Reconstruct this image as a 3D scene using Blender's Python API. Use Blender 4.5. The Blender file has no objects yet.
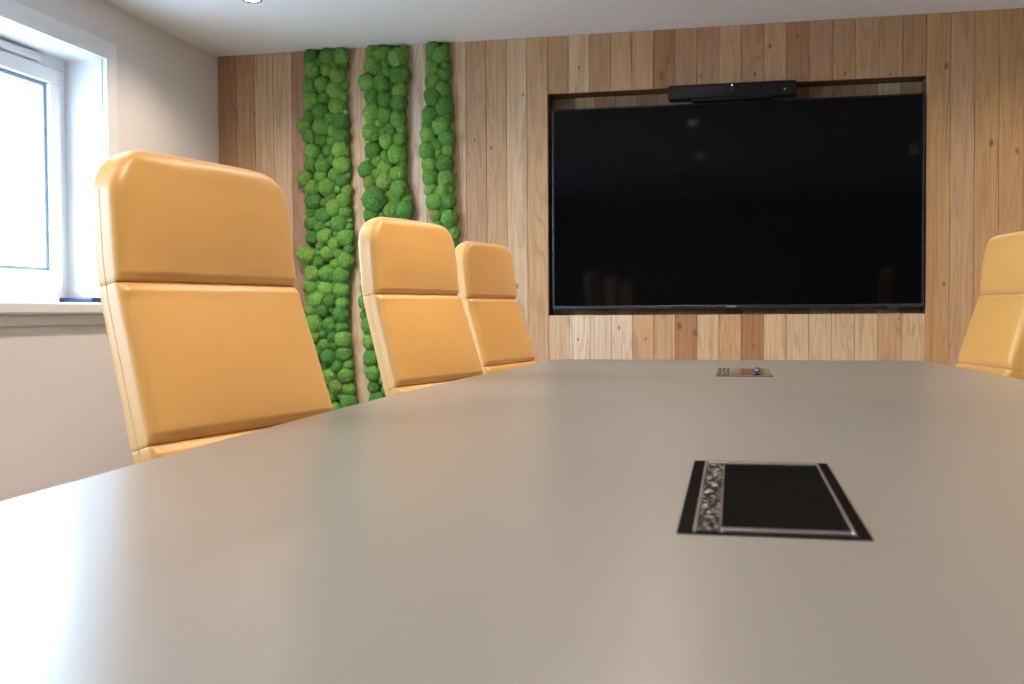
import bpy, bmesh, math, random
from mathutils import Vector, Matrix, noise
R = math.radians
SC = bpy.context.scene
COL = SC.collection

# ------------------------------------------------------------------ camera, world, exposure
CZ = 0.92                       # lens height above the floor
F_PX = 1050.0
yaw, pitch, roll = R(11.877), R(-1.663), R(-0.338)
fw = Vector((-math.sin(yaw) * math.cos(pitch), math.cos(yaw) * math.cos(pitch), math.sin(pitch)))
rt = Vector((math.cos(yaw), math.sin(yaw), 0)); up = rt.cross(fw)
rt2 = rt * math.cos(roll) + up * math.sin(roll); up2 = -rt * math.sin(roll) + up * math.cos(roll)
cd = bpy.data.cameras.new('camera'); cam = bpy.data.objects.new('camera', cd); COL.objects.link(cam)
M3 = Matrix((rt2, up2, -fw)).transposed()
cam.matrix_world = Matrix.Translation((0, 0, CZ)) @ M3.to_4x4()
cd.sensor_width = 36.0; cd.lens = F_PX / 1024 * 36.0
cd.clip_start = 0.05; cd.clip_end = 200
cd.dof.use_dof = True; cd.dof.focus_distance = 3.0; cd.dof.aperture_fstop = 9.0
SC.camera = cam

W = bpy.data.worlds.new('world'); SC.world = W; W.use_nodes = True
bg = W.node_tree.nodes['Background']
bg.inputs[0].default_value = (0.62, 0.80, 1.0, 1); bg.inputs[1].default_value = 28.0
vs = SC.view_settings
SC.display_settings.display_device = 'sRGB'
vs.view_transform = 'Standard'; vs.look = 'None'; vs.gamma = 1; vs.use_curve_mapping = False
vs.exposure = 0.18
LAMP_W = 19.0
LAMP_COL = (1.0, 0.84, 0.67)

D = 5.5                          # wood wall
XL, XR = -2.845, 2.62            # side walls
YF = -2.9                        # wall behind the camera
CH = CZ + 1.447                  # ceiling height
TZ = CZ - 0.18                   # table top height

# light coming in through the window opening is guided by a portal
pl = bpy.data.lights.new('window_portal', 'AREA'); pl.shape = 'RECTANGLE'; pl.size = 1.95; pl.size_y = 1.05
pl.cycles.is_portal = True
po = bpy.data.objects.new('window_portal', pl); COL.objects.link(po)
po.location = (-3.12, 3.385, 1.54); po.rotation_euler = (R(90), 0, R(-90))
po2 = po.copy(); COL.objects.link(po2); po2.location = (-3.12, .25, 1.54)

# ------------------------------------------------------------------ helpers
def obj(name, bm, mat, parent=None, smooth=False, loc=None):
    me = bpy.data.meshes.new(name)
    bm.normal_update(); bm.to_mesh(me); bm.free()
    for m in (mat if isinstance(mat, (list, tuple)) else [mat]):
        me.materials.append(m)
    if smooth:
        for p in me.polygons: p.use_smooth = True
    o = bpy.data.objects.new(name, me); COL.objects.link(o)
    if parent: o.parent = parent
    if loc: o.location = loc
    return o
def empty(name, loc=(0, 0, 0), rz=0.0, parent=None):
    o = bpy.data.objects.new(name, None); COL.objects.link(o)
    o.location = loc; o.rotation_euler = (0, 0, rz); o.empty_display_size = 0.1
    if parent: o.parent = parent
    return o
def tag(o, label=None, cat=None, group=None, kind=None):
    if label: o['label'] = label
    if cat: o['category'] = cat
    if group: o['group'] = group
    if kind: o['kind'] = kind
    return o
def bx(bm, x0, x1, y0, y1, z0, z1, bev=0.0, seg=2):
    r = bmesh.ops.create_cube(bm, size=1.0)
    vs_ = r['verts']
    for v in vs_:
        v.co = Vector((x0 + (v.co.x + .5) * (x1 - x0), y0 + (v.co.y + .5) * (y1 - y0), z0 + (v.co.z + .5) * (z1 - z0)))
    if bev:
        es = list({e for v in vs_ for e in v.link_edges})
        bmesh.ops.bevel(bm, geom=es, offset=bev, segments=seg, profile=.5, affect='EDGES')
    return bm
def box(name, dims, mat, parent=None, bev=0.0, seg=2, smooth=False):
    bm = bmesh.new(); bx(bm, *dims, bev=bev, seg=seg)
    return obj(name, bm, mat, parent, smooth)
def cyl(bm, p0, p1, r0, r1=None, seg=24):
    r1 = r0 if r1 is None else r1
    p0, p1 = Vector(p0), Vector(p1); d = p1 - p0
    q = d.to_track_quat('Z', 'Y').to_matrix().to_4x4()
    bmesh.ops.create_cone(bm, cap_ends=True, segments=seg, radius1=r0, radius2=r1, depth=d.length,
                          matrix=Matrix.Translation((p0 + p1) / 2) @ q)
def lathe(bm, prof, seg=40, c=(0, 0, 0)):
    rings = []
    for r, z in prof:
        rings.append([bm.verts.new((c[0] + r * math.cos(2 * math.pi * k / seg), c[1] + r * math.sin(2 * math.pi * k / seg), c[2] + z)) for k in range(seg)])
    for a, b in zip(rings, rings[1:]):
        for k in range(seg):
            bm.faces.new((a[k], a[(k + 1) % seg], b[(k + 1) % seg], b[k]))

# ------------------------------------------------------------------ materials
class NT:
    def __init__(s, name):
        s.m = bpy.data.materials.new(name); s.m.use_nodes = True
        s.t = s.m.node_tree; s.b = s.t.nodes['Principled BSDF']
    def n(s, typ, **kw):
        nd = s.t.nodes.new(typ)
        for k, v in kw.items(): setattr(nd, k, v)
        return nd
    def l(s, a, b): s.t.links.new(a, b)
    def math(s, op, a, b=None, c=None, clamp=False):
        nd = s.n('ShaderNodeMath', operation=op); nd.use_clamp = clamp
        for i, v in enumerate((a, b, c)):
            if v is None: continue
            if isinstance(v, (int, float)): nd.inputs[i].default_value = v
            else: s.l(v, nd.inputs[i])
        return nd.outputs[0]
    def mix(s, fac, a, b, mode='MIX'):
        nd = s.n('ShaderNodeMix', data_type='RGBA', blend_type=mode)
        for sock, v in ((nd.inputs[0], fac), (nd.inputs[6], a), (nd.inputs[7], b)):
            if isinstance(v, (int, float)): sock.default_value = v
            elif isinstance(v, tuple): sock.default_value = v if len(v) == 4 else (*v, 1)
            else: s.l(v, sock)
        return nd.outputs[2]
    def mapped(s, scale=(1, 1, 1), src=None, coord='Object'):
        mp = s.n('ShaderNodeMapping'); mp.inputs['Scale'].default_value = scale
        if src is None:
            tc = s.n('ShaderNodeTexCoord'); src = tc.outputs[coord]
        s.l(src, mp.inputs[0]); return mp.outputs[0]
    def noise(s, vec, scale, detail=4, rough=.5, dist=0.0):
        nd = s.n('ShaderNodeTexNoise'); nd.inputs['Scale'].default_value = scale
        nd.inputs['Detail'].default_value = detail; nd.inputs['Roughness'].default_value = rough
        nd.inputs['Distortion'].default_value = dist
        if vec is not None: s.l(vec, nd.inputs['Vector'])
        return nd.outputs[0]
    def ramp(s, fac, pts):
        nd = s.n('ShaderNodeValToRGB'); e = nd.color_ramp.elements
        while len(e) < len(pts): e.new(.5)
        for el, (p, c) in zip(e, pts):
            el.position = p; el.color = c if len(c) == 4 else (*c, 1)
        s.l(fac, nd.inputs[0]); return nd.outputs[0]
    def bump(s, h, strength=.2, dist=.001):
        nd = s.n('ShaderNodeBump'); nd.inputs['Strength'].default_value = strength
        nd.inputs['Distance'].default_value = dist
        s.l(h, nd.inputs['Height']); s.l(nd.outputs[0], s.b.inputs['Normal'])
def lin(r, g, b):
    f = lambda v: (v / 255 / 12.92) if v <= 10 else ((v / 255 + .055) / 1.055) ** 2.4
    return (f(r), f(g), f(b))
def mat(name, col, rough=.5, metal=0.0, spec=.5, vary=.04, nscale=30, bump=0.0, bdist=.001, **kw):
    t = NT(name); b = t.b
    n = t.noise(t.mapped(), nscale, 4)
    c = t.mix(n, tuple(v * (1 - vary) for v in col), tuple(min(1, v * (1 + vary)) for v in col))
    t.l(c, b.inputs['Base Color'])
    b.inputs['Roughness'].default_value = rough; b.inputs['Metallic'].default_value = metal
    b.inputs['Specular IOR Level'].default_value = spec
    for k, v in kw.items(): b.inputs[k].default_value = v
    if bump: t.bump(n, bump, bdist)
    return t.m
def emis(name, col, s):
    t = NT(name); t.b.inputs['Emission Color'].default_value = (*col, 1); t.b.inputs['Emission Strength'].default_value = s
    t.b.inputs['Base Color'].default_value = (.9, .9, .9, 1)
    return t.m

def plank_wood(name, knots=()):
    t = NT(name); b = t.b
    at = t.n('ShaderNodeAttribute', attribute_name='tone')
    ao = t.n('ShaderNodeAttribute', attribute_name='shift')
    tc = t.n('ShaderNodeTexCoord')
    wob = t.noise(t.mapped((3, 3, 1.1), tc.outputs['Object']), 1.4, 2)
    sub = t.n('ShaderNodeVectorMath', operation='ADD'); t.l(tc.outputs['Object'], sub.inputs[0]); t.l(ao.outputs['Vector'], sub.inputs[1])
    v = sub.outputs[0]
    # broad cathedral figure
    vv = t.mapped((9, 9, 0.55), v)
    fig = t.noise(vv, 1.3, 3, .45, 1.1)
    rings = t.math('FRACT', t.math('MULTIPLY', fig, 9.0))
    rings = t.math('ABSOLUTE', t.math('SUBTRACT', rings, .5))
    fine = t.noise(t.mapped((260, 260, 5), v), 1.0, 3, .6)
    mid = t.noise(t.mapped((50, 50, 1.6), v), 1.0, 4, .6)
    k1 = t.ramp(rings, [(0, (.82, .77, .72)), (.22, (1.0, 1.0, 1.0)), (.5, (1.04, 1.04, 1.03))])
    k2 = t.ramp(fine, [(.32, (.86, .83, .80)), (.60, (1.04, 1.04, 1.04))])
    k3 = t.ramp(mid, [(.3, (.89, .86, .83)), (.66, (1.06, 1.07, 1.07))])
    c = t.mix(1.0, at.outputs['Color'], k1, 'MULTIPLY')
    c = t.mix(.85, c, k2, 'MULTIPLY'); c = t.mix(1.0, c, k3, 'MULTIPLY')
    sep = t.n('ShaderNodeSeparateXYZ'); t.l(tc.outputs['Object'], sep.inputs[0])
    jit = t.noise(t.mapped((1, 1, 1), tc.outputs['Object']), 90, 2)
    mask = None
    for (kx, kz, kr, ks) in knots:
        dx = t.math('MULTIPLY', t.math('SUBTRACT', sep.outputs[0], kx), 1.0 / kr)
        dz = t.math('MULTIPLY', t.math('SUBTRACT', sep.outputs[2], kz), 0.62 / kr)
        d2 = t.math('ADD', t.math('MULTIPLY', dx, dx), t.math('MULTIPLY', dz, dz))
        d2 = t.math('ADD', d2, t.math('MULTIPLY', jit, 1.1))
        g = t.math('MULTIPLY', t.math('SUBTRACT', 1.55, d2, clamp=True), ks)
        mask = g if mask is None else t.math('MAXIMUM', mask, g)
    if mask is not None:
        c = t.mix(mask, c, lin(84, 48, 28))
    t.l(c, b.inputs['Base Color'])
    b.inputs['Roughness'].default_value = .55; b.inputs['Specular IOR Level'].default_value = .35
    t.bump(t.math('ADD', fine, t.math('MULTIPLY', mid, .5)), .25, .0008)
    return t.m

def wall_point(px, py, y=D):
    d = rt2 * ((px - 512) / F_PX) - up2 * ((py - 342) / F_PX) + fw
    s = y / d.y
    return d.x * s, CZ + d.z * s
KN = [(579, 67.6, .007, 1), (770, 46, .011, .8), (797.6, 35.5, .008, .8), (755, 74, .009, .8), (845, 73, .009, .8),
      (890, 74, .008, .7), (701, 76, .008, .8), (946.5, 66, .014, .7), (991.5, 143, .013, .8), (1017, 151, .012, .7),
      (578, 339.5, .007, .8), (619, 327.8, .009, .7), (645.6, 339, .010, .5), (679.5, 326, .016, .8), (695, 333, .017, .7),
      (898.6, 319, .007, .7), (753.7, 346, .010, .5), (254.7, 113.6, .006, 1), (474.6, 140, .008, .8), (491, 148, .009, .9),
      (456, 174, .011, .5), (517, 286, .013, .6), (523, 95, .009, .7), (943.9, 284, .009, .8), (662, 76, .022, .55), (668, 60, .016, .45)]
knots = []
for a, b_, r_, s_ in KN:
    x, z = wall_point(a, b_); knots.append((x, z, r_, s_))

M = {}
M['wood'] = plank_wood('oak_planks', knots)
M['wood2'] = plank_wood('oak_planks_recess')
# painted left wall with a faint woven wallpaper weave
t = NT('woven_wallpaper')
v1 = t.noise(t.mapped((1, 700, 12)), 1.0, 2); v2 = t.noise(t.mapped((1, 12, 700)), 1.0, 2)
s_ = t.math('ADD', v1, v2)
t.l(t.ramp(s_, [(.3, lin(210, 202, 200)), (1.3, lin(226, 218, 216))]), t.b.inputs['Base Color'])
t.b.inputs['Roughness'].default_value = .75; t.b.inputs['Specular IOR Level'].default_value = .3
t.bump(s_, .12, .0004); M['wallpaper'] = t.m
M['ceiling'] = mat('ceiling_paint', lin(238, 239, 242), .9, vary=.01, nscale=8)
M['paint'] = mat('wall_paint', lin(205, 198, 192), .8, vary=.02)
M['carpet'] = mat('grey_carpet', lin(120, 114, 110), .95, vary=.25, nscale=350, bump=.6, bdist=.004)
M['upvc'] = mat('white_upvc', lin(238, 241, 244), .25, vary=.005)
M['gloss_white'] = mat('white_gloss_trim', lin(232, 232, 234), .35, vary=.01)
M['cream_trim'] = mat('cream_trim', lin(226, 222, 214), .45, vary=.01)
M['rubber'] = mat('grey_gasket', lin(128, 152, 172), .5, vary=.02)
M['black_plastic'] = mat('black_plastic', (.006, .006, .007), .4, spec=.3, vary=.1)
M['black_metal'] = mat('black_anodised', (.010, .009, .008), .10, metal=.0, spec=.5, vary=.1, nscale=200)
M['lid_black'] = mat('black_lid', (.008, .0075, .007), .07, spec=.5, vary=.15, nscale=120)
M['silver'] = mat('brushed_aluminium', (.62, .60, .57), .28, metal=1.0, vary=.06, nscale=300)
M['dark_silver'] = mat('dark_aluminium', (.10, .115, .14), .3, metal=1.0, vary=.04)
t = NT('dark_bristle'); n1 = t.noise(t.mapped(), 170, 2, .6)
t.l(t.ramp(n1, [(.56, lin(16, 15, 14)), (.66, lin(200, 196, 186))]), t.b.inputs['Base Color'])
t.b.inputs['Roughness'].default_value = .6; t.b.inputs['Specular IOR Level'].default_value = .12; M['bristle'] = t.m
M['screen'] = mat('tv_glass', (.0022, .0024, .0028), .07, spec=.12, vary=.05)
M['lens'] = mat('lens_glass', (.01, .012, .02), .03, spec=.9, vary=.05)
M['dark_blue'] = mat('dark_blue_plastic', lin(40, 66, 92), .22, vary=.05)
M['chrome'] = mat('polished_chrome', (.7, .7, .72), .12, metal=1.0, vary=.02)
M['lamp_ring'] = mat('brushed_nickel', (.45, .43, .42), .25, metal=1.0, vary=.03)
M['lamp_glow'] = emis('lamp_glow', (1.0, .93, .84), 25)
M['led'] = emis('led_glow', (1, 1, 1), 2.0)
M['table_leg'] = mat('charcoal_leg', lin(70, 68, 66), .5, vary=.04)

# table laminate
t = NT('taupe_laminate')
n1 = t.noise(t.mapped((1, 1, 1)), 40, 3, .6); n2 = t.noise(t.mapped((1, 1, 1)), 60, 3, .6)
c = t.mix(n1, lin(122, 118, 112), lin(125, 121, 115)); c = t.mix(.05, c, t.ramp(n2, [(.35, lin(114, 111, 106)), (.65, lin(131, 127, 122))]))
t.l(c, t.b.inputs['Base Color'])
t.b.inputs['Roughness'].default_value = .31; t.b.inputs['Specular IOR Level'].default_value = .5
M['laminate'] = t.m
M['laminate_edge'] = mat('table_edge', lin(110, 102, 94), .45, vary=.05, nscale=80)

# tan leather
t = NT('tan_leather')
n1 = t.noise(t.mapped(), 6, 3); n2 = t.noise(t.mapped(), 900, 2)
vo = t.n('ShaderNodeTexVoronoi'); vo.inputs['Scale'].default_value = 650; t.l(t.mapped(), vo.inputs['Vector'])
wr = t.noise(t.mapped((1, 1, 1)), 22, 3, .5, .6)
c = t.mix(n1, lin(207, 152, 70), lin(213, 160, 80)); t.l(c, t.b.inputs['Base Color'])
t.b.inputs['Roughness'].default_value = .43; t.b.inputs['Specular IOR Level'].default_value = .8
t.b.inputs['Sheen Weight'].default_value = .35; t.b.inputs['Sheen Roughness'].default_value = .4
h = t.math('ADD', t.math('MULTIPLY', vo.outputs['Distance'], .25), t.math('MULTIPLY', wr, 1.2))
t.bump(h, .22, .0016); M['leather'] = t.m

# moss: per-clump hue from the object's own random value
t = NT('preserved_moss')
oi = t.n('ShaderNodeObjectInfo')
n1 = t.noise(t.mapped(), 7, 4, .75); n2 = t.noise(t.mapped(), 1.6, 3, .6)
vo = t.n('ShaderNodeTexVoronoi'); vo.inputs['Scale'].default_value = 9; t.l(t.mapped(), vo.inputs['Vector'])
c1 = t.ramp(oi.outputs['Random'], [(0, lin(92, 142, 74)), (.3, lin(106, 158, 80)), (.6, lin(122, 170, 84)), (.85, lin(138, 182, 92)), (1, lin(130, 156, 82))])
c = t.mix(1.0, c1, t.ramp(n1, [(.35, (.5, .58, .45)), (.58, (1.2, 1.2, 1.12))]), 'MULTIPLY')
c = t.mix(.7, c, t.ramp(n2, [(.3, (.75, .85, .7)), (.7, (1.15, 1.1, 1.0))]), 'MULTIPLY')
t.l(c, t.b.inputs['Base Color']); t.b.inputs['Roughness'].default_value = .9
t.b.inputs['Specular IOR Level'].default_value = .15
t.bump(t.math('ADD', n1, t.math('MULTIPLY', vo.outputs['Distance'], .6)), 1.0, .008); M['moss'] = t.m
M['moss_back'] = mat('moss_backing', lin(52, 78, 34), .95, vary=.3, nscale=120, bump=.8, bdist=.004)

# window glass: thin pane, mostly clear with a faint reflection
t = NT('window_glass')
tr = t.n('ShaderNodeBsdfTransparent'); gl = t.n('ShaderNodeBsdfGlossy'); gl.inputs['Roughness'].default_value = .02
lw = t.n('ShaderNodeLayerWeight'); lw.inputs[0].default_value = .5
fr_ = t.math('ADD', t.math('MULTIPLY', t.math('POWER', lw.outputs['Facing'], 5.0), .5), .03); mx = t.n('ShaderNodeMixShader')
dn = t.noise(t.mapped(), 4, 2); t.l(t.ramp(dn, [(0, (.95, .98, 1)), (1, (.98, 1, 1))]), tr.inputs[0])
t.l(fr_, mx.inputs[0]); t.l(tr.outputs[0], mx.inputs[1]); t.l(gl.outputs[0], mx.inputs[2])
t.l(mx.outputs[0], t.t.nodes['Material Output'].inputs[0]); M['glass'] = t.m

# ------------------------------------------------------------------ room shell
def st(o): return tag(o, kind='structure')
WT = 0.30
st(box('floor', (XL - WT, XR + .15, YF - .15, D + .4, -.12, 0), M['carpet']))
st(box('ceiling', (XL - WT, XR + .15, YF - .15, D + .4, CH, CH + .12), M['ceiling']))
st(box('wall_right', (XR, XR + .15, YF, D + .4, 0, CH), M['paint']))
M['dim_back'] = mat('dim_back_wall', lin(96, 94, 96), .8, vary=.02)  # dim back of the room put into this unseen wall's colour, for screen reflections
st(box('wall_front', (XL - WT, XR + .15, YF - .15, YF, 0, CH), M['dim_back']))
# left wall with the window opening
WY0, WY1, WZ0, WZ1 = 2.385, 4.385, CZ + .0, CZ + 1.178
VY0, VY1 = -.75, 1.25          # second window, unseen beside the camera, added for its daylight
bm = bmesh.new()
bx(bm, XL - WT, XL, YF, VY0, 0, CH); bx(bm, XL - WT, XL, VY1, WY0, 0, CH); bx(bm, XL - WT, XL, VY0, VY1, 0, WZ0); bx(bm, XL - WT, XL, VY0, VY1, WZ1, CH); bx(bm, XL - WT, XL, WY1, D + .4, 0, CH)
bx(bm, XL - WT, XL, WY0, WY1, 0, WZ0); bx(bm, XL - WT, XL, WY0, WY1, WZ1, CH)
st(obj('wall_left', bm, M['wallpaper']))

# plank wall with the television recess
PW = 0.11105
RX0, RX1, RZ0, RZ1 = -0.957, 0.933, CZ - .022, CZ + 1.147
RD = 0.145
random.seed(11)
base_tones = {'l': lin(230, 196, 158), 'p': lin(240, 216, 190), 't': lin(212, 170, 128), 'm': lin(196, 152, 114), 'd': lin(170, 116, 76), 'r': lin(180, 132, 104), 'y': lin(216, 168, 114)}
WOOD_ALBEDO = .75
full = 'mtllrtpltmptlmtlt'
above = 'mlmttdmmtmtdmmtmm'
below = 'lpppttdltdllllltl'
def plank_mesh(bm, spans, y0, y1, rnd, wobble=0.0):
    tl = bm.loops.layers.float_color.new('tone'); sl = bm.loops.layers.float_vector.new('shift') if hasattr(bm.loops.layers, 'float_vector') else None
    sl2 = bm.loops.layers.float_color.new('shift')
    for (x0, x1, z0, z1, key) in spans:
        before = set(bm.faces)
        bx(bm, x0 + .0009, x1 - .0009, y0, y1, z0, z1, bev=.0012, seg=1)
        base = [v * .8 + w_ * .2 for v, w_ in zip(base_tones[key], base_tones['t'])] if key not in 'dy' else [v * .7 + w_ * .3 for v, w_ in zip(base_tones[key], base_tones['t'])]; f = WOOD_ALBEDO * (1 + rnd.uniform(-.04, .04)); g = rnd.uniform(-.03, .03)
        col = (base[0] * f, base[1] * f * (1 - g * .3), base[2] * f * (1 - g), 1)
        sh = (rnd.uniform(-30, 30), rnd.uniform(-30, 30), rnd.uniform(-30, 30), 1)
        for fc in set(bm.faces) - before:
            for lp in fc.loops: lp[tl] = col; lp[sl2] = sh
rnd = random.Random(5)
spans = []
n0 = -17
for i in range(-17, 33):
    x0 = RX0 + i * PW; x1 = x0 + PW
    if x0 > XR: break
    x1 = min(x1, XR)
    if 0 <= i < 17:
        spans.append((x0, x1, RZ1, CH, above[i])); spans.append((x0, x1, 0, RZ0, below[i]))
    else:
        spans.append((x0, x1, 0, CH, full[i + 17] if i < 0 else 'ytyyytyyt'[(i - 17) % 9]))  # right-hand boards: warm lamp glow is put into the yellower tones
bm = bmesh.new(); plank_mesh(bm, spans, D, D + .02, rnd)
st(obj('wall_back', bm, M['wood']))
# recess lining: sides, top, bottom and a planked back
bm = bmesh.new()
sp = [(RX0 + i * PW + .012, RX0 + (i + 1) * PW + .012, RZ0 - .02, RZ1 + .02, 'mtdmdmtmdtmdtmmlm'[i]) for i in range(17)]
plank_mesh(bm, sp, D + RD, D + RD + .02, rnd)
plank_mesh_done = obj('trim_1', bm, M['wood2']); st(plank_mesh_done)
bm = bmesh.new()
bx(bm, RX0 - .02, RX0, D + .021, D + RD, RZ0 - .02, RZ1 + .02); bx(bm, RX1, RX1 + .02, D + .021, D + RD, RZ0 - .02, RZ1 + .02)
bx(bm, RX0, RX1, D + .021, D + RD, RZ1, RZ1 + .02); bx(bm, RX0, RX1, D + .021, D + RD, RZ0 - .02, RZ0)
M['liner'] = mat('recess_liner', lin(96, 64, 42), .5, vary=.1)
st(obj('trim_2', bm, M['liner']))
bm = bmesh.new(); bx(bm, XL, XR, D + .03 + RD, D + .4, 0, CH)
st(obj('wall_behind_planks', bm, M['paint']))

# ------------------------------------------------------------------ window
XF = -3.037
def build_window(wname, WY0, WY1):
    win = st(empty(wname, (XL, WY1, WZ0)))
    def wbox(name, dims, m, bev=0.0, parent=None):
        x0, x1, y0, y1, z0, z1 = dims
        p = parent or win
        org = Vector((XL, WY1, WZ0))
        return box(name, (x0 - org.x, x1 - org.x, y0 - org.y, y1 - org.y, z0 - org.z, z1 - org.z), m, p, bev)
    def wring(name, xa, xb, y0, y1, z0, z1, w, m, bev=.003):
        bm = bmesh.new(); o = Vector((XL, WY1, WZ0))
        for d in ((xa, xb, y0, y1, z1 - w, z1), (xa, xb, y0, y1, z0, z0 + w), (xa, xb, y0, y0 + w, z0 + w, z1 - w), (xa, xb, y1 - w, y1, z0 + w, z1 - w)):
            bx(bm, d[0] - o.x, d[1] - o.x, d[2] - o.y, d[3] - o.y, d[4] - o.z, d[5] - o.z, bev=bev)
        return obj(name, bm, m, win)
    wring('frame', XF - .07, XF, WY0, WY1, CZ + .055, WZ1, .058, M['upvc'])
    SY = (WY0 + WY1) / 2
    wbox('mullion', (XF - .07, XF, SY - .035, SY + .035, CZ + .113, WZ1 - .058), M['upvc'], .003)
    for (a, b_) in ((SY + .037, WY1 - .060), (WY0 + .060, SY - .037)):
        wring('sash', XF - .055, XF + .012, a, b_, CZ + .128, WZ1 - .060, .068, M['upvc'], .005)
        wring('gasket', XF - .035, XF - .012, a + .066, b_ - .066, CZ + .128 + .062, WZ1 - .060 - .064, .022, M['rubber'], .001)
        wbox('pane', (XF - .030, XF - .024, a + .070, b_ - .070, CZ + .198, WZ1 - .130), M['glass'])
    # trickle vent on the head of the frame
    bm = bmesh.new()
    o_ = Vector((XL, WY1, WZ0))
    bx(bm, XF - o_.x, XF + .022 - o_.x, WY1 - .885 - o_.y, WY1 - .195 - o_.y, CZ + 1.128 - o_.z, CZ + 1.160 - o_.z, bev=.006, seg=3)
    bx(bm, XF - o_.x + .018, XF + .027 - o_.x, WY1 - .855 - o_.y, WY1 - .225 - o_.y, CZ + 1.134 - o_.z, CZ + 1.142 - o_.z, bev=.002)
    obj('trickle_vent', bm, M['upvc'], win)
    # reveal lining, sill board, apron and architrave
    bm = bmesh.new()
    for d in ((XF, XL, WY1 - .006, WY1 + .0, CZ + .05, WZ1), (XF, XL, WY0, WY0 + .006, CZ + .05, WZ1), (XF, XL, WY0, WY1, WZ1 - .006, WZ1)):
        bx(bm, d[0] - o_.x, d[1] - o_.x, d[2] - o_.y, d[3] - o_.y, d[4] - o_.z, d[5] - o_.z)
    obj('reveal_lining', bm, M['gloss_white'], win)
    wbox('sill_board', (XF - .07, XL + .045, WY0 - .10, WY1 + .10, CZ - .001, CZ + .051), M['gloss_white'], .010)
    wbox('apron', (XL, XL + .018, WY0 - .08, WY1 + .08, CZ - .047, CZ - .002), M['cream_trim'], .003)
    bm = bmesh.new()
    def arch(bm, y0, y1, z0, z1):
        bx(bm, XL - o_.x, XL + .018 - o_.x, y0 - o_.y, y1 - o_.y, z0 - o_.z, z1 - o_.z, bev=.004, seg=2)
    AW = .088
    arch(bm, WY1 + .004, WY1 + .004 + AW, CZ + .052, CZ + 1.262); arch(bm, WY0 - .004 - AW, WY0 - .004, CZ + .052, CZ + 1.262)
    arch(bm, WY0 - .004, WY1 + .004, CZ + 1.262 - AW + .004, CZ + 1.262)
    bx(bm, XL - o_.x, XL + .024 - o_.x, WY1 - .001 - o_.y, WY1 + .006 - o_.y, CZ + .052 - o_.z, WZ1 + .004 - o_.z, bev=.002)
    bx(bm, XL - o_.x, XL + .024 - o_.x, WY0 - o_.y, WY1 - o_.y, WZ1 - .004 - o_.z, WZ1 + .004 - o_.z, bev=.002)
    obj('architrave', bm, M['gloss_white'], win)
build_window('window_1', WY0, WY1)
build_window('unseen_window', VY0, VY1)

# slim dark device lying on the sill
dv = box('tablet', (-.085, .085, -.05, .05, 0, .024), M['dark_blue'], bev=.006, seg=3, smooth=True)
dv.location = (-2.925, 4.318, CZ + .0512); tag(dv, 'slim dark blue tablet lying flat in the far corner of the white window sill', 'tablet')

# ------------------------------------------------------------------ outside
g = box('ground', (-60, XL - .4, -40, 60, -3.2, -3.0), mat('pale_ground', lin(165, 166, 165), .9)); st(g)
hs = empty('neighbouring_house', (-19.5, 21.5, -3.0))
tag(hs, 'pale gabled house seen faintly through the bright window', 'house')
hm = mat('pale_render', lin(245, 240, 240), .9); rm = mat('pale_roof', lin(226, 216, 218), .8); gm = mat('house_glass', lin(190, 205, 220), .2)
bm = bmesh.new(); bx(bm, -4, 4, -3, 3, 0, 4.2)
vs_ = [bm.verts.new(p) for p in ((4, -3, 4.2), (4, 3, 4.2), (4, 0, 6.4), (-4, -3, 4.2), (-4, 3, 4.2), (-4, 0, 6.4))]
bm.faces.new((vs_[0], vs_[1], vs_[2])); bm.faces.new((vs_[3], vs_[5], vs_[4]))
obj('wall', bm, hm, hs)
bm = bmesh.new()
for s in (-1, 1):
    vv = [bm.verts.new(p) for p in ((4.3, s * 3.4, 3.95), (-4.3, s * 3.4, 3.95), (-4.3, 0, 6.45), (4.3, 0, 6.45))]
    r = bm.faces.new(vv)
    ex = bmesh.ops.extrude_face_region(bm, geom=[r]); 
    for e in ex['geom']:
        if isinstance(e, bmesh.types.BMVert): e.co.z += .14
obj('roof', bm, rm, hs)
for (yy, zz) in ((-1.4, 2.9), (1.3, 2.9)):
    f = box('window_frame', (3.98, 4.06, yy - .55, yy + .55, zz - .6, zz + .6), M['upvc'], hs, .02)
    box('window_pane', (4.05, 4.08, yy - .45, yy + .45, zz - .5, zz + .5), gm, f)

# ------------------------------------------------------------------ television and video bar
tv = empty('television', (-.005, D - .01, CZ + .011))
tag(tv, 'large wall television with a black screen set in the plank recess', 'television')
TW, TH = 1.850, 1.049
box('body', (-TW / 2 + .03, TW / 2 - .03, .012, .138, .04, TH - .04), M['black_plastic'], tv, .01)
bm = bmesh.new(); w = .009
for d in ((-TW / 2, TW / 2, 0, .03, TH - w, TH), (-TW / 2, -TW / 2 + w, 0, .03, .016, TH - w), (TW / 2 - w, TW / 2, 0, .03, .016, TH - w)):
    bx(bm, *d, bev=.001)
obj('bezel', bm, M['black_plastic'], tv)
bm = bmesh.new(); bx(bm, -TW / 2 - .0015, -TW / 2 + .002, -.001, .028, 0, TH, bev=.0005)
tag(obj('side_trim', bm, M['dark_silver'], tv), 'thin dark silver edge')
bm = bmesh.new(); bx(bm, TW / 2 - .002, TW / 2 + .0015, -.001, .028, 0, TH, bev=.0005)
tag(obj('side_trim', bm, M['dark_silver'], tv), 'thin dark silver edge')
box('screen', (-TW / 2 + w, TW / 2 - w, .003, .012, .016, TH - w), M['screen'], tv)
tag(box('bottom_strip', (-TW / 2, TW / 2, -.002, .03, 0, .016), M['dark_silver'], tv, .0015), 'dark silver strip along the bottom')
tag(box('badge', (-.024, .024, -.0035, -.001, .004, .012), M['silver'], tv, .0008), 'small silver badge')
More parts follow.
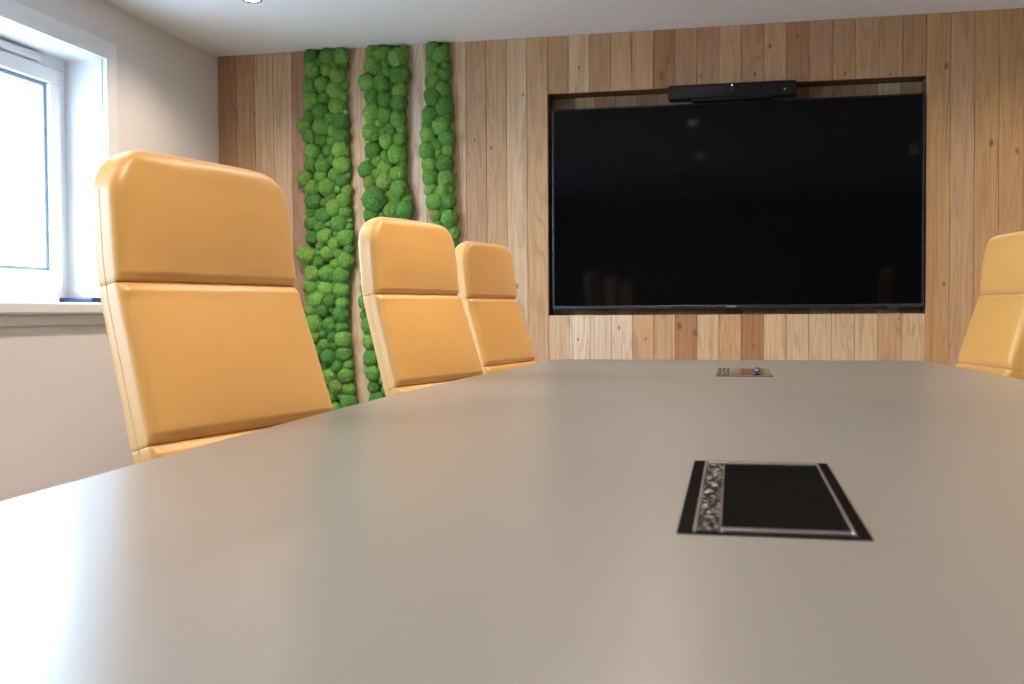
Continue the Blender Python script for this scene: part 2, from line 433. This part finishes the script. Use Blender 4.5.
box('sensor', (.70, .76, -.002, .02, -.009, .0), M['black_plastic'], tv, .002)

vb = empty('video_bar', (-.005, D - .045, CZ + 1.062))
tag(vb, 'long slim black conference camera bar standing on top of the television', 'camera')
box('body', (-.318, .316, -.045, .045, .006, .079), M['black_plastic'], vb, .012, 3, True)
box('foot', (-.20, .20, -.03, .075, -.0005, .006), M['black_plastic'], vb)
bm = bmesh.new(); cyl(bm, (0, -.045, .040), (0, -.052, .040), .019, .018, 32)
ho = obj('camera_housing', bm, M['lid_black'], vb)
bm = bmesh.new(); cyl(bm, (0, -.052, .040), (0, -.0545, .040), .011, .009, 28)
obj('lens', bm, M['lens'], ho)
bm = bmesh.new(); bmesh.ops.create_uvsphere(bm, u_segments=12, v_segments=8, radius=.0035, matrix=Matrix.Translation((.001, -.046, .066)))
tag(obj('status_light', bm, M['led'], vb), 'tiny white indicator light')
bm = bmesh.new(); cyl(bm, (.257, -.044, .034), (.257, -.047, .034), .005, seg=16)
tag(obj('button', bm, M['silver'], vb), 'small silver button')

# ------------------------------------------------------------------ moss strips
def clump_mesh(seed, sub=5):
    bm = bmesh.new(); bmesh.ops.create_icosphere(bm, subdivisions=sub, radius=1)
    sv = Vector((seed * 7.3, seed * 3.1, seed * 1.7))
    for v in bm.verts:
        n = v.co.normalized()
        a = noise.noise(n * 1.6 + sv) * .14
        b = abs(noise.noise(n * 7 + sv)) * .12
        c = abs(noise.noise(n * 15 + sv)) * .13
        e = noise.noise(n * 30 + sv) * .09
        v.co = n * (1 + a + b + c + e)
        v.co.y *= .85
        if v.co.y > .45: v.co.y = .45        # flat glued side toward the wall
    me = bpy.data.meshes.new('moss_clump'); bm.normal_update(); bm.to_mesh(me); bm.free()
    for p in me.polygons: p.use_smooth = True
    me.materials.append(M['moss']); return me
clumps = [clump_mesh(i + 1) for i in range(7)]
def interp(tab, z):
    for (z1, a1), (z0, a0) in zip(tab, tab[1:]):
        if z0 <= z <= z1:
            k = (z - z0) / (z1 - z0); return a0 + (a1 - a0) * k
    return tab[0][1] if z > tab[0][0] else tab[-1][1]
# [height above lens, left edge, right edge]
strips = [
    ('broadest moss strip, leftmost on the planks behind the nearest chair', [(1.45, -2.325, -2.045), (1.26, -2.330, -2.058), (1.10, -2.325, -2.058), (1.03, -2.355, -2.061), (.95, -2.325, -2.058), (.80, -2.330, -2.05), (.74, -2.355, -2.045), (.66, -2.33, -2.045), (.40, -2.33, -2.04), (.32, -2.355, -2.032), (.24, -2.335, -2.050), (.07, -2.342, -2.070), (-.21, -2.33, -2.056), (-.46, -2.33, -2.029), (-.62, -2.33, -2.04)]),
    ('middle of the three moss strips, above and behind the second chair', [(1.45, -1.975, -1.718), (1.30, -1.99, -1.720), (1.25, -2.020, -1.722), (1.15, -1.985, -1.726), (.95, -1.992, -1.734), (.70, -1.994, -1.73), (.61, -2.0, -1.700), (.50, -1.99, -1.70), (.40, -2.0, -1.72), (.07, -2.03, -1.74), (-.21, -2.009, -1.73), (-.46, -1.975, -1.72), (-.62, -1.98, -1.72)]),
    ('narrow right-hand moss strip, nearest to the television', [(1.45, -1.623, -1.488), (1.22, -1.635, -1.480), (1.05, -1.65, -1.468), (.93, -1.671, -1.469), (.75, -1.655, -1.465), (.61, -1.630, -1.466), (.5, -1.61, -1.45), (.39, -1.585, -1.440), (.1, -1.60, -1.46), (-.3, -1.61, -1.45), (-.62, -1.61, -1.45)]),
]
rnd = random.Random(21)
big = {0: [(-2.31, .32, .050), (-2.315, 1.03, .040), (-2.315, .74, .042), (-2.10, .72, .036)], 1: [(-1.905, .615, .066), (-1.775, .855, .050), (-1.955, .78, .044), (-1.76, 1.28, .055), (-1.77, 1.37, .052), (-1.948, 1.25, .046)], 2: [(-1.53, 1.0, .048), (-1.50, .93, .042)]}
for si, (label, tab) in enumerate(strips):
    root = empty('moss_strip', ((interp([(a, b) for a, b, c in tab], .4) + interp([(a, c) for a, b, c in tab], .4)) / 2, D, .30))
    tag(root, label, 'moss panel', 'green moss strips on the plank wall')
    L = [(a, b + (.018, .028, .018)[si]) for a, b, c in tab]; Rr = [(a, c + (.0 if si == 0 else .004)) for a, b, c in tab]
    # backing that follows the strip's outline
    bm = bmesh.new(); prev = None
    zs = [1.447 - i * .04 for i in range(int((1.447 + .62) / .04) + 1)]
    for z in zs:
        x0, x1 = interp(L, z) + .022, interp(Rr, z) - .022
        r4 = [bm.verts.new((x - root.location.x, y - D, z + CZ - .30)) for x, y in ((x0, D - .001), (x0 + .01, D - .016), (x1 - .01, D - .016), (x1, D - .001))]
        if prev:
            for k in range(3): bm.faces.new((prev[k], prev[k + 1], r4[k + 1], r4[k]))
        else: bm.faces.new(r4)
        prev = r4
    bm.faces.new(list(reversed(prev)))
    obj('backing', bm, M['moss_back'], root)
    # pack clumps: big ones first, then dart throwing with shrinking radii
    pts = [(x, z, r) for x, z, r in big[si]]
    def ok(x, z, r, f):
        for (a, b, c) in pts:
            if (a - x) ** 2 + (b - z) ** 2 < ((r + c) * f) ** 2: return False
        return True
    for r, tries, f in ((.045, 200, .84), (.040, 600, .82), (.035, 2500, .80), (.030, 5000, .78), (.026, 6000, .78), (.022, 5000, .78)):
        for _ in range(tries):
            z = rnd.uniform(-.56, 1.425)
            x0, x1 = interp(L, z), interp(Rr, z)
            rr = r * rnd.uniform(.95, 1.08)
            if x1 - x0 < 2 * rr: continue
            x = rnd.choice((x0 + rr * rnd.uniform(.85, 1.1), x1 - rr * rnd.uniform(.85, 1.1), rnd.uniform(x0 + rr, x1 - rr)))
            if ok(x, z, rr, f): pts.append((x, z, rr))
    pts.sort(key=lambda p: -(p[1] > -.5) * p[2])
    print('strip', si, len(pts), sum(1 for p in pts if p[1] > -.5))
    extra = []
    for k, (x, z, r) in enumerate(pts):
        zc = min(z, 1.447 - r * .98)
        if k >= 100:
            extra.append((x, zc, r)); continue
        o = bpy.data.objects.new('moss_clump', clumps[rnd.randrange(len(clumps))]); COL.objects.link(o)
        o.parent = root
        o.location = (x - root.location.x, -.018 - .25 * r + rnd.uniform(-.004, .004), zc + CZ - .30)
        s = r * 1.03
        o.scale = (s * rnd.uniform(.96, 1.06), s * rnd.uniform(.9, 1.15), s * rnd.uniform(.96, 1.08))
        o.rotation_euler = (0, rnd.uniform(0, 6.28), 0)
    if extra:
        bm = bmesh.new()
        for x, z, r in extra:
            q = bmesh.ops.create_icosphere(bm, subdivisions=4, radius=r, matrix=Matrix.Translation((x - root.location.x, -.02, z + CZ - .30)))
            for v in q['verts']:
                n = v.normal; v.co += v.co.normalized() * noise.noise(v.co * 260) * r * .16
        tag(obj('small_clumps', bm, M['moss'], root, True), kind='stuff')

# ------------------------------------------------------------------ table
TY0, TY1, TCX = 0.30, 3.885, .004
def half_w(y):
    k = (y - (TY0 + TY1) / 2) / ((TY1 - TY0) / 2)
    return .728 - .077 * abs(k) ** 2.0
def outline(inset=0.0, n=72, rc=.05):
    pts = []
    ys = [TY0 + inset + (TY1 - TY0 - 2 * inset) * i / n for i in range(n + 1)]
    right = [(TCX + half_w(y) - inset, y) for y in ys]; left = [(TCX - half_w(y) + inset, y) for y in reversed(ys)]
    poly = right + left
    # round the four corners
    out = []; N = len(poly)
    corners = {0, n, n + 1, 2 * n + 1}
    for i, p in enumerate(poly):
        if i in corners:
            a = Vector(poly[i - 1]) - Vector(p); b = Vector(poly[(i + 1) % N]) - Vector(p)
            a.normalize(); b.normalize(); r = rc
            A = Vector(p) + a * r; B = Vector(p) + b * r
            for s in range(9):
                k = s / 8; q = A * (1 - k) ** 2 + Vector(p) * 2 * k * (1 - k) + B * k * k
                out.append((q.x, q.y))
        else: out.append(p)
    return out
tb = empty('conference_table', (0, 2.09, 0))
tag(tb, 'long boat-shaped conference table with a satin grey-brown laminate top', 'table')
bm = bmesh.new()
levels = [(.030, TZ - .030), (.006, TZ - .010), (.0015, TZ - .006), (0, TZ - .0035), (.0008, TZ - .001), (.0025, TZ)]
rings = []
for ins, z in levels:
    rings.append([bm.verts.new((x, y - 2.09, z)) for x, y in outline(ins)])
for a, b in zip(rings, rings[1:]):
    m = len(a)
    for k in range(m): bm.faces.new((a[k], a[(k + 1) % m], b[(k + 1) % m], b[k]))
bm.faces.new(rings[-1]); bm.faces.new(list(reversed(rings[0])))
obj('tabletop', bm, M['laminate'], tb)
for yy in (-.95, .95):
    bm = bmesh.new(); bx(bm, -.14, .14, yy - .05, yy + .05, .02, TZ - .03, bev=.01)
    lg = obj('leg', bm, M['table_leg'], tb)
    box('foot', (-.17, .17, yy - .16, yy + .16, 0, .02), M['table_leg'], lg, .004)

# power modules
def module(name, y, label):
    Wd, Ln = .152, .418
    m = empty(name, (.0315, y, TZ)); tag(m, label, 'power box', 'flush power boxes in the table top')
    x0, x1, y0, y1 = -Wd / 2, Wd / 2, -Ln / 2, Ln / 2
    bm = bmesh.new()
    bx(bm, x0, x0 + .0125, y0, y1, .0, .0010, bev=.0008); bx(bm, x1 - .0105, x1, y0, y1, .0, .0010, bev=.0008)
    bx(bm, x0 + .0125, x1 - .0105, y0, y0 + .012, 0, .0010, bev=.0006); bx(bm, x0 + .0125, x1 - .0105, y1 - .006, y1, 0, .0010, bev=.0006)
    obj('frame', bm, M['black_metal'], m)
    tag(box('edge_strip', (x0 + .0128, x0 + .0148, y0 + .008, y1 - .008, 0, .0015), M['silver'], m, .0004), 'thin silver strip')
    tag(box('edge_strip', (x1 - .0128, x1 - .0108, y0 + .016, y1 - .010, 0, .0015), M['silver'], m, .0004), 'thin silver strip')
    tag(box('edge_strip', (x0 + .016, x1 - .0125, y1 - .015, y1 - .006, 0, .0015), M['silver'], m, .001), 'silver rail along the far end')
    tag(box('edge_strip', (x0 + .0355, x1 - .0125, y0 + .013, y0 + .025, 0, .0018), M['silver'], m, .002), 'silver rail along the near end')
    box('lid', (x0 + .0352, x1 - .0135, y0 + .027, y1 - .017, 0, .0004), M['lid_black'], m, .0008)
    bm = bmesh.new(); rr = random.Random(3)
    bx(bm, x0 + .015, x0 + .0345, y0 + .012, y1 - .016, 0, .0004)
    for k in range(330):
        yy = y0 + .014 + (y1 - y0 - .032) * (k + rr.random()) / 330; a = rr.uniform(-.0025, .0025)
        p0 = Vector((x0 + .0155, yy, .0008)); p1 = Vector((x0 + .0155 + rr.uniform(.012, .0185), yy + a, rr.uniform(.0012, .0012)))
        cyl(bm, p0, p1, .00035, .0002, 4)
    tag(obj('brush_strip', bm, M['bristle'], m), 'dark bristle slot for cables')
    return m
module('power_module', 1.059, 'larger-looking flush black power box nearest the camera in the table top')
far = module('power_module', 3.117, 'small-looking flush power box at the far end of the table with a plug on it')
pg = empty('cable_plug', (.068, 3.08, TZ + .0012)); tag(pg, 'small dark rounded plug lying on the far power box', 'plug')
bm = bmesh.new(); bmesh.ops.create_uvsphere(bm, u_segments=24, v_segments=16, radius=.009, matrix=Matrix.Translation((0, 0, .0078)) @ Matrix.Diagonal((1, 1.3, .9, 1)))
obj('body', bm, M['dark_blue'], pg, True)
bm = bmesh.new(); cyl(bm, (0, -.008, .0075), (0, -.022, .0065), .004, .0035, 16)
tag(obj('tip', bm, M['chrome'], pg, True), 'chrome plug tip')

# ------------------------------------------------------------------ chairs
def ss(p, q, n):   # superellipse quadrant value
    return math.copysign(abs(p) ** n, p)
KC = 1.06
Z_LOW, H_MID, H_HEAD = CZ - .184 * KC, .244 * KC, .203 * KC      # lower crease height and pad lengths along the back
TH_C = .053 * KC
def spine():
    """front-face line of the back as (x back, z up, angle) sampled every 4 mm from the seat up"""
    pts = []; s = -.255; x = z = 0
    ang = lambda s: R(17.4) + (R(5.2) - R(17.4)) * min(1, max(0, (s - (H_MID - .05)) / .10)) if s > -.02 else R(17.4)
    # start below the lower crease and integrate; offset so s = 0 is the lower crease
    ds = .002
    ps = []
    xx = zz = 0; s = 0
    while s < H_MID + H_HEAD + .002:
        ps.append((s, xx, zz, ang(s))); xx -= math.sin(ang(s)) * ds; zz += math.cos(ang(s)) * ds; s += ds
    xx = zz = 0; s = 0; dn = []
    while s > -.255:
        a = R(17.4); s -= ds; xx += math.sin(a) * ds; zz -= math.cos(a) * ds; dn.append((s, xx, zz, a))
    return list(reversed(dn)) + ps
SP = spine()
def at_s(s):
    i = (s - SP[0][0]) / .002
    i = max(0, min(len(SP) - 1.001, i)); k = int(i); f = i - k
    a, b = SP[k], SP[k + 1]
    return tuple(a[j] * (1 - f) + b[j] * f for j in range(1, 4))
def width_at(s):
    tot = H_MID + H_HEAD
    return (.444 - .026 * max(0, min(1, s / H_MID)) - .012 * max(0, min(1, (s - H_MID) / H_HEAD))) * KC
def section(hw, ht, seg):
    """rounded-rectangle cross-section: broad front corners, tighter rear ones; yields (y, x, front weight)"""
    rf, rb = min(.020, ht * 1.0, hw * .9), min(.008, ht * .8, hw * .8)
    out = []
    def arc(cy, cx, r, a0, n):
        for i in range(n + 1):
            a = a0 + math.pi / 2 * i / n; out.append((cy + r * math.cos(a), cx + r * math.sin(a)))
    for i in range(1, 3): out.append((hw, -ht + rb + (2 * ht - rf - rb) * i / 3))
    arc(hw - rf, ht - rf, rf, 0, 8)
    nf = 24
    for i in range(1, nf): out.append((hw - rf - (2 * (hw - rf)) * i / nf, ht))
    arc(-hw + rf, ht - rf, rf, math.pi / 2, 8)
    for i in range(1, 3): out.append((-hw, ht - rf - (2 * ht - rf - rb) * i / 3))
    arc(-hw + rb, -ht + rb, rb, math.pi, 4)
    for i in range(1, 12): out.append((-hw + rb + (2 * (hw - rb)) * i / 12, -ht))
    arc(hw - rb, -ht + rb, rb, 1.5 * math.pi, 4)
    res = []
    for y, x in out:
        k = max(0.0, min(1.0, (x - (ht - rf)) / rf)) if x > ht - rf else 0.0
        res.append((y, x, k))
    return res
def pad(name, s0, s1, root, top_round=0.0, bulge=.013, seg=72, seed=0):
    bm = bmesh.new(); L = s1 - s0; seg = len(section(.2, .03, 0))
    ks = []
    n = 46
    for i in range(n + 1):
        u = i / n; ks.append(s0 + L * (.5 - .5 * math.cos(math.pi * u)))
    rings = []
    for s in ks:
        d0, d1 = s - s0, s1 - s
        w = width_at(s); th = TH_C
        er = .011                                   # rounded pinched ends (the crease)
        pinch = 0
        for d, isTop in ((d0, False), (d1, top_round > 0)):
            if isTop:
                rr = top_round
                if d < rr: w -= 2 * (rr - math.sqrt(max(0, rr * rr - (rr - d) ** 2)))
                tr_ = .032
                if d < tr_:
                    th *= max(.03, math.sqrt(max(0, 1 - ((tr_ - d) / tr_) ** 2)))
            elif d < er:
                pinch = max(pinch, er - math.sqrt(max(0, er * er - (er - d) ** 2)))
        x, z, a = at_s(s)
        nrm = Vector((math.cos(a), 0, math.sin(a)))      # front normal of the back
        u01 = (s - s0) / L
        bl = bulge * (math.sin(math.pi * min(1, max(0, u01))) ** .7 if not top_round else math.sin(math.pi / 2 * min(1, u01 * 2.2)) ** .8 * (1 - max(0, u01 - .6) * 1.2))
        ring = []
        hw = w / 2 - pinch * .10; ht = th / 2
        for (py, px_, fr) in section(hw, ht, seg):
            Y = py; Xn = px_
            if fr > 0:
                e = min(1, abs(Y) / hw)
                Xn += (bl * (1 - e ** 4) - pinch * 1.0 - .0025 * (pinch > 0) ) * fr
                Xn += noise.noise(Vector((Y * 10 + seed, s * 60, seed))) * .0045 * max(0, 1 - min(d0, d1) / .05) * (.25 + .75 * e ** 3) * fr
            c = Vector((x, Y, z)) + nrm * (Xn - TH_C / 2)
            ring.append(bm.verts.new(c))
        rings.append(ring)
    for a, b in zip(rings, rings[1:]):
        for k in range(seg): bm.faces.new((a[k], a[(k + 1) % seg], b[(k + 1) % seg], b[k]))
    bm.faces.new(list(reversed(rings[0]))); bm.faces.new(rings[-1])
    o = obj(name, bm, M['leather'], root, True, (0, 0, Z_LOW))
    return o
def make_chair():
    """origin on the floor under the lower crease of the back, facing +x"""
    root = empty('conference_chair')
    pad('headrest_pad', H_MID, H_MID + H_HEAD, root, top_round=.080, seed=3)
    pad('back_pad', 0, H_MID, root, seed=7)
    pad('lower_pad', -.235, -.0005, root, bulge=.014, seed=11)
    # seam piping along the rear edge of the back on both sides
    for sgn in (-1, 1):
        bm = bmesh.new(); prev = None
        for i in range(60):
            s = -.22 + (H_MID + H_HEAD - .07 + .22) * i / 59
            x, z, a = at_s(s); nrm = Vector((math.cos(a), 0, math.sin(a)))
            c = Vector((x, sgn * (width_at(s) / 2 - .0008), z)) - nrm * (TH_C * .66)
            ring = [bm.verts.new(c + Vector((math.cos(q) * .0014, math.sin(q) * .0014, 0))) for q in (0, 1.05, 2.1, 3.14, 4.19, 5.24)]
            if prev:
                for k in range(6): bm.faces.new((prev[k], prev[(k + 1) % 6], ring[(k + 1) % 6], ring[k]))
            prev = ring
        obj('piping', bm, M['leather'], root, True, (0, 0, Z_LOW))
    # seat
    bm = bmesh.new(); bx(bm, .02, .47, -.235, .235, .425, .505, bev=.032, seg=5)
    for v in bm.verts:
        if v.co.z > .48: v.co.z += .012 * (1 - (v.co.y / .235) ** 2)
    obj('seat_pad', bm, M['leather'], root, True)
    bm = bmesh.new(); bx(bm, .0, .44, -.21, .21, .405, .425, bev=.008)
    bx(bm, -.03, .06, -.05, .05, .39, .56, bev=.015)
    obj('seat_shell', bm, M['black_plastic'], root)
    bm = bmesh.new(); cyl(bm, (.24, 0, .10), (.24, 0, .26), .026); cyl(bm, (.24, 0, .26), (.24, 0, .41), .015)
    obj('gas_lift', bm, M['chrome'], root, True)
    for k in range(5):
        a = k * 2 * math.pi / 5 + .3; c, s = math.cos(a), math.sin(a)
        bm = bmesh.new(); cyl(bm, (.24 + .01 * c, .01 * s, .115), (.24 + .29 * c, .29 * s, .072), .024, .014, 16)
        lg = obj('leg', bm, M['chrome'], root, True)
        bm = bmesh.new(); ax = Vector((-s, c, 0)) * .02; ctr = Vector((.24 + .285 * c, .285 * s, .03))
        cyl(bm, ctr - ax, ctr + ax, .03, seg=24); cyl(bm, ctr, ctr + Vector((0, 0, .045)), .007, seg=10)
        obj('castor', bm, M['black_plastic'], lg)
    return root
def children(o): return [c for c in COL.objects if c.parent == o]
def copy_tree(o, parent=None):
    c = o.copy(); COL.objects.link(c)
    if parent: c.parent = parent
    for ch in children(o):
        if ch != c: copy_tree(ch, c)
    return c
spots = [(-.745, 1.560, -14.0, 'tan leather high-backed chair nearest the camera, beside the window'),
         (-.752, 2.716, -15.7, 'tan leather high-backed chair in the middle of the left-hand row'),
         (-.773, 3.707, -12.0, 'tan leather high-backed chair at the far end of the left-hand row'),
         (.797, 3.700, 188.8, 'tan leather high-backed chair on the right side of the table, cut by the picture edge')]
proto = make_chair()
roots = [proto] + [copy_tree(proto) for _ in spots[1:]]
for o, (x, y, h, lab) in zip(roots, spots):
    o.location = (x * KC, y * KC, 0); o.rotation_euler = (0, 0, R(h))
    tag(o, lab, 'chair', 'tan chairs around the table')

# ------------------------------------------------------------------ downlights
def downlight(x, y, first=None):
    root = empty('downlight', (x, y, CH))
    bm = bmesh.new(); lathe(bm, [(.034, -.001), (.036, -.006), (.044, -.007), (.047, -.003), (.0475, 0)], 40); obj('ring', bm, M['lamp_ring'], root, True)
    bm = bmesh.new(); lathe(bm, [(.0, -.003), (.034, -.003)], 32); bmesh.ops.remove_doubles(bm, verts=bm.verts, dist=1e-5); obj('bulb', bm, M['lamp_glow'], root)
    for nm, k, size, blend in (('downlight_beam', 1.0, 100, 1.0), ('downlight_spill', .42, 150, .6)):
        sp = bpy.data.lights.new(nm, 'SPOT'); sp.energy = LAMP_W * 4 * k; sp.color = LAMP_COL
        sp.spot_size = R(size); sp.spot_blend = blend; sp.shadow_soft_size = .033
        lo = bpy.data.objects.new(nm, sp); COL.objects.link(lo); lo.location = (0, 0, -.02); lo.parent = root
    return root
for i, y in enumerate((4.535, 2.75, .95)):  # only the left corner fixture is in view; the rest are added for light
    for j, x in enumerate((-2.169, -.30, 1.60)):
        d = downlight(x, y)
        if i == 0 and j == 0: tag(d, 'small round recessed ceiling downlight with a metal ring above the left corner', 'downlight', 'recessed ceiling downlights')
        else: tag(d, 'unseen round recessed downlight, %s, %s' % (('in the row nearest the plank wall', 'in the second row from the plank wall', 'in the third row from the plank wall', 'in the row behind the camera')[i], ('near the window wall', 'over the table', 'near the right-hand wall')[j]), 'downlight', 'recessed ceiling downlights')
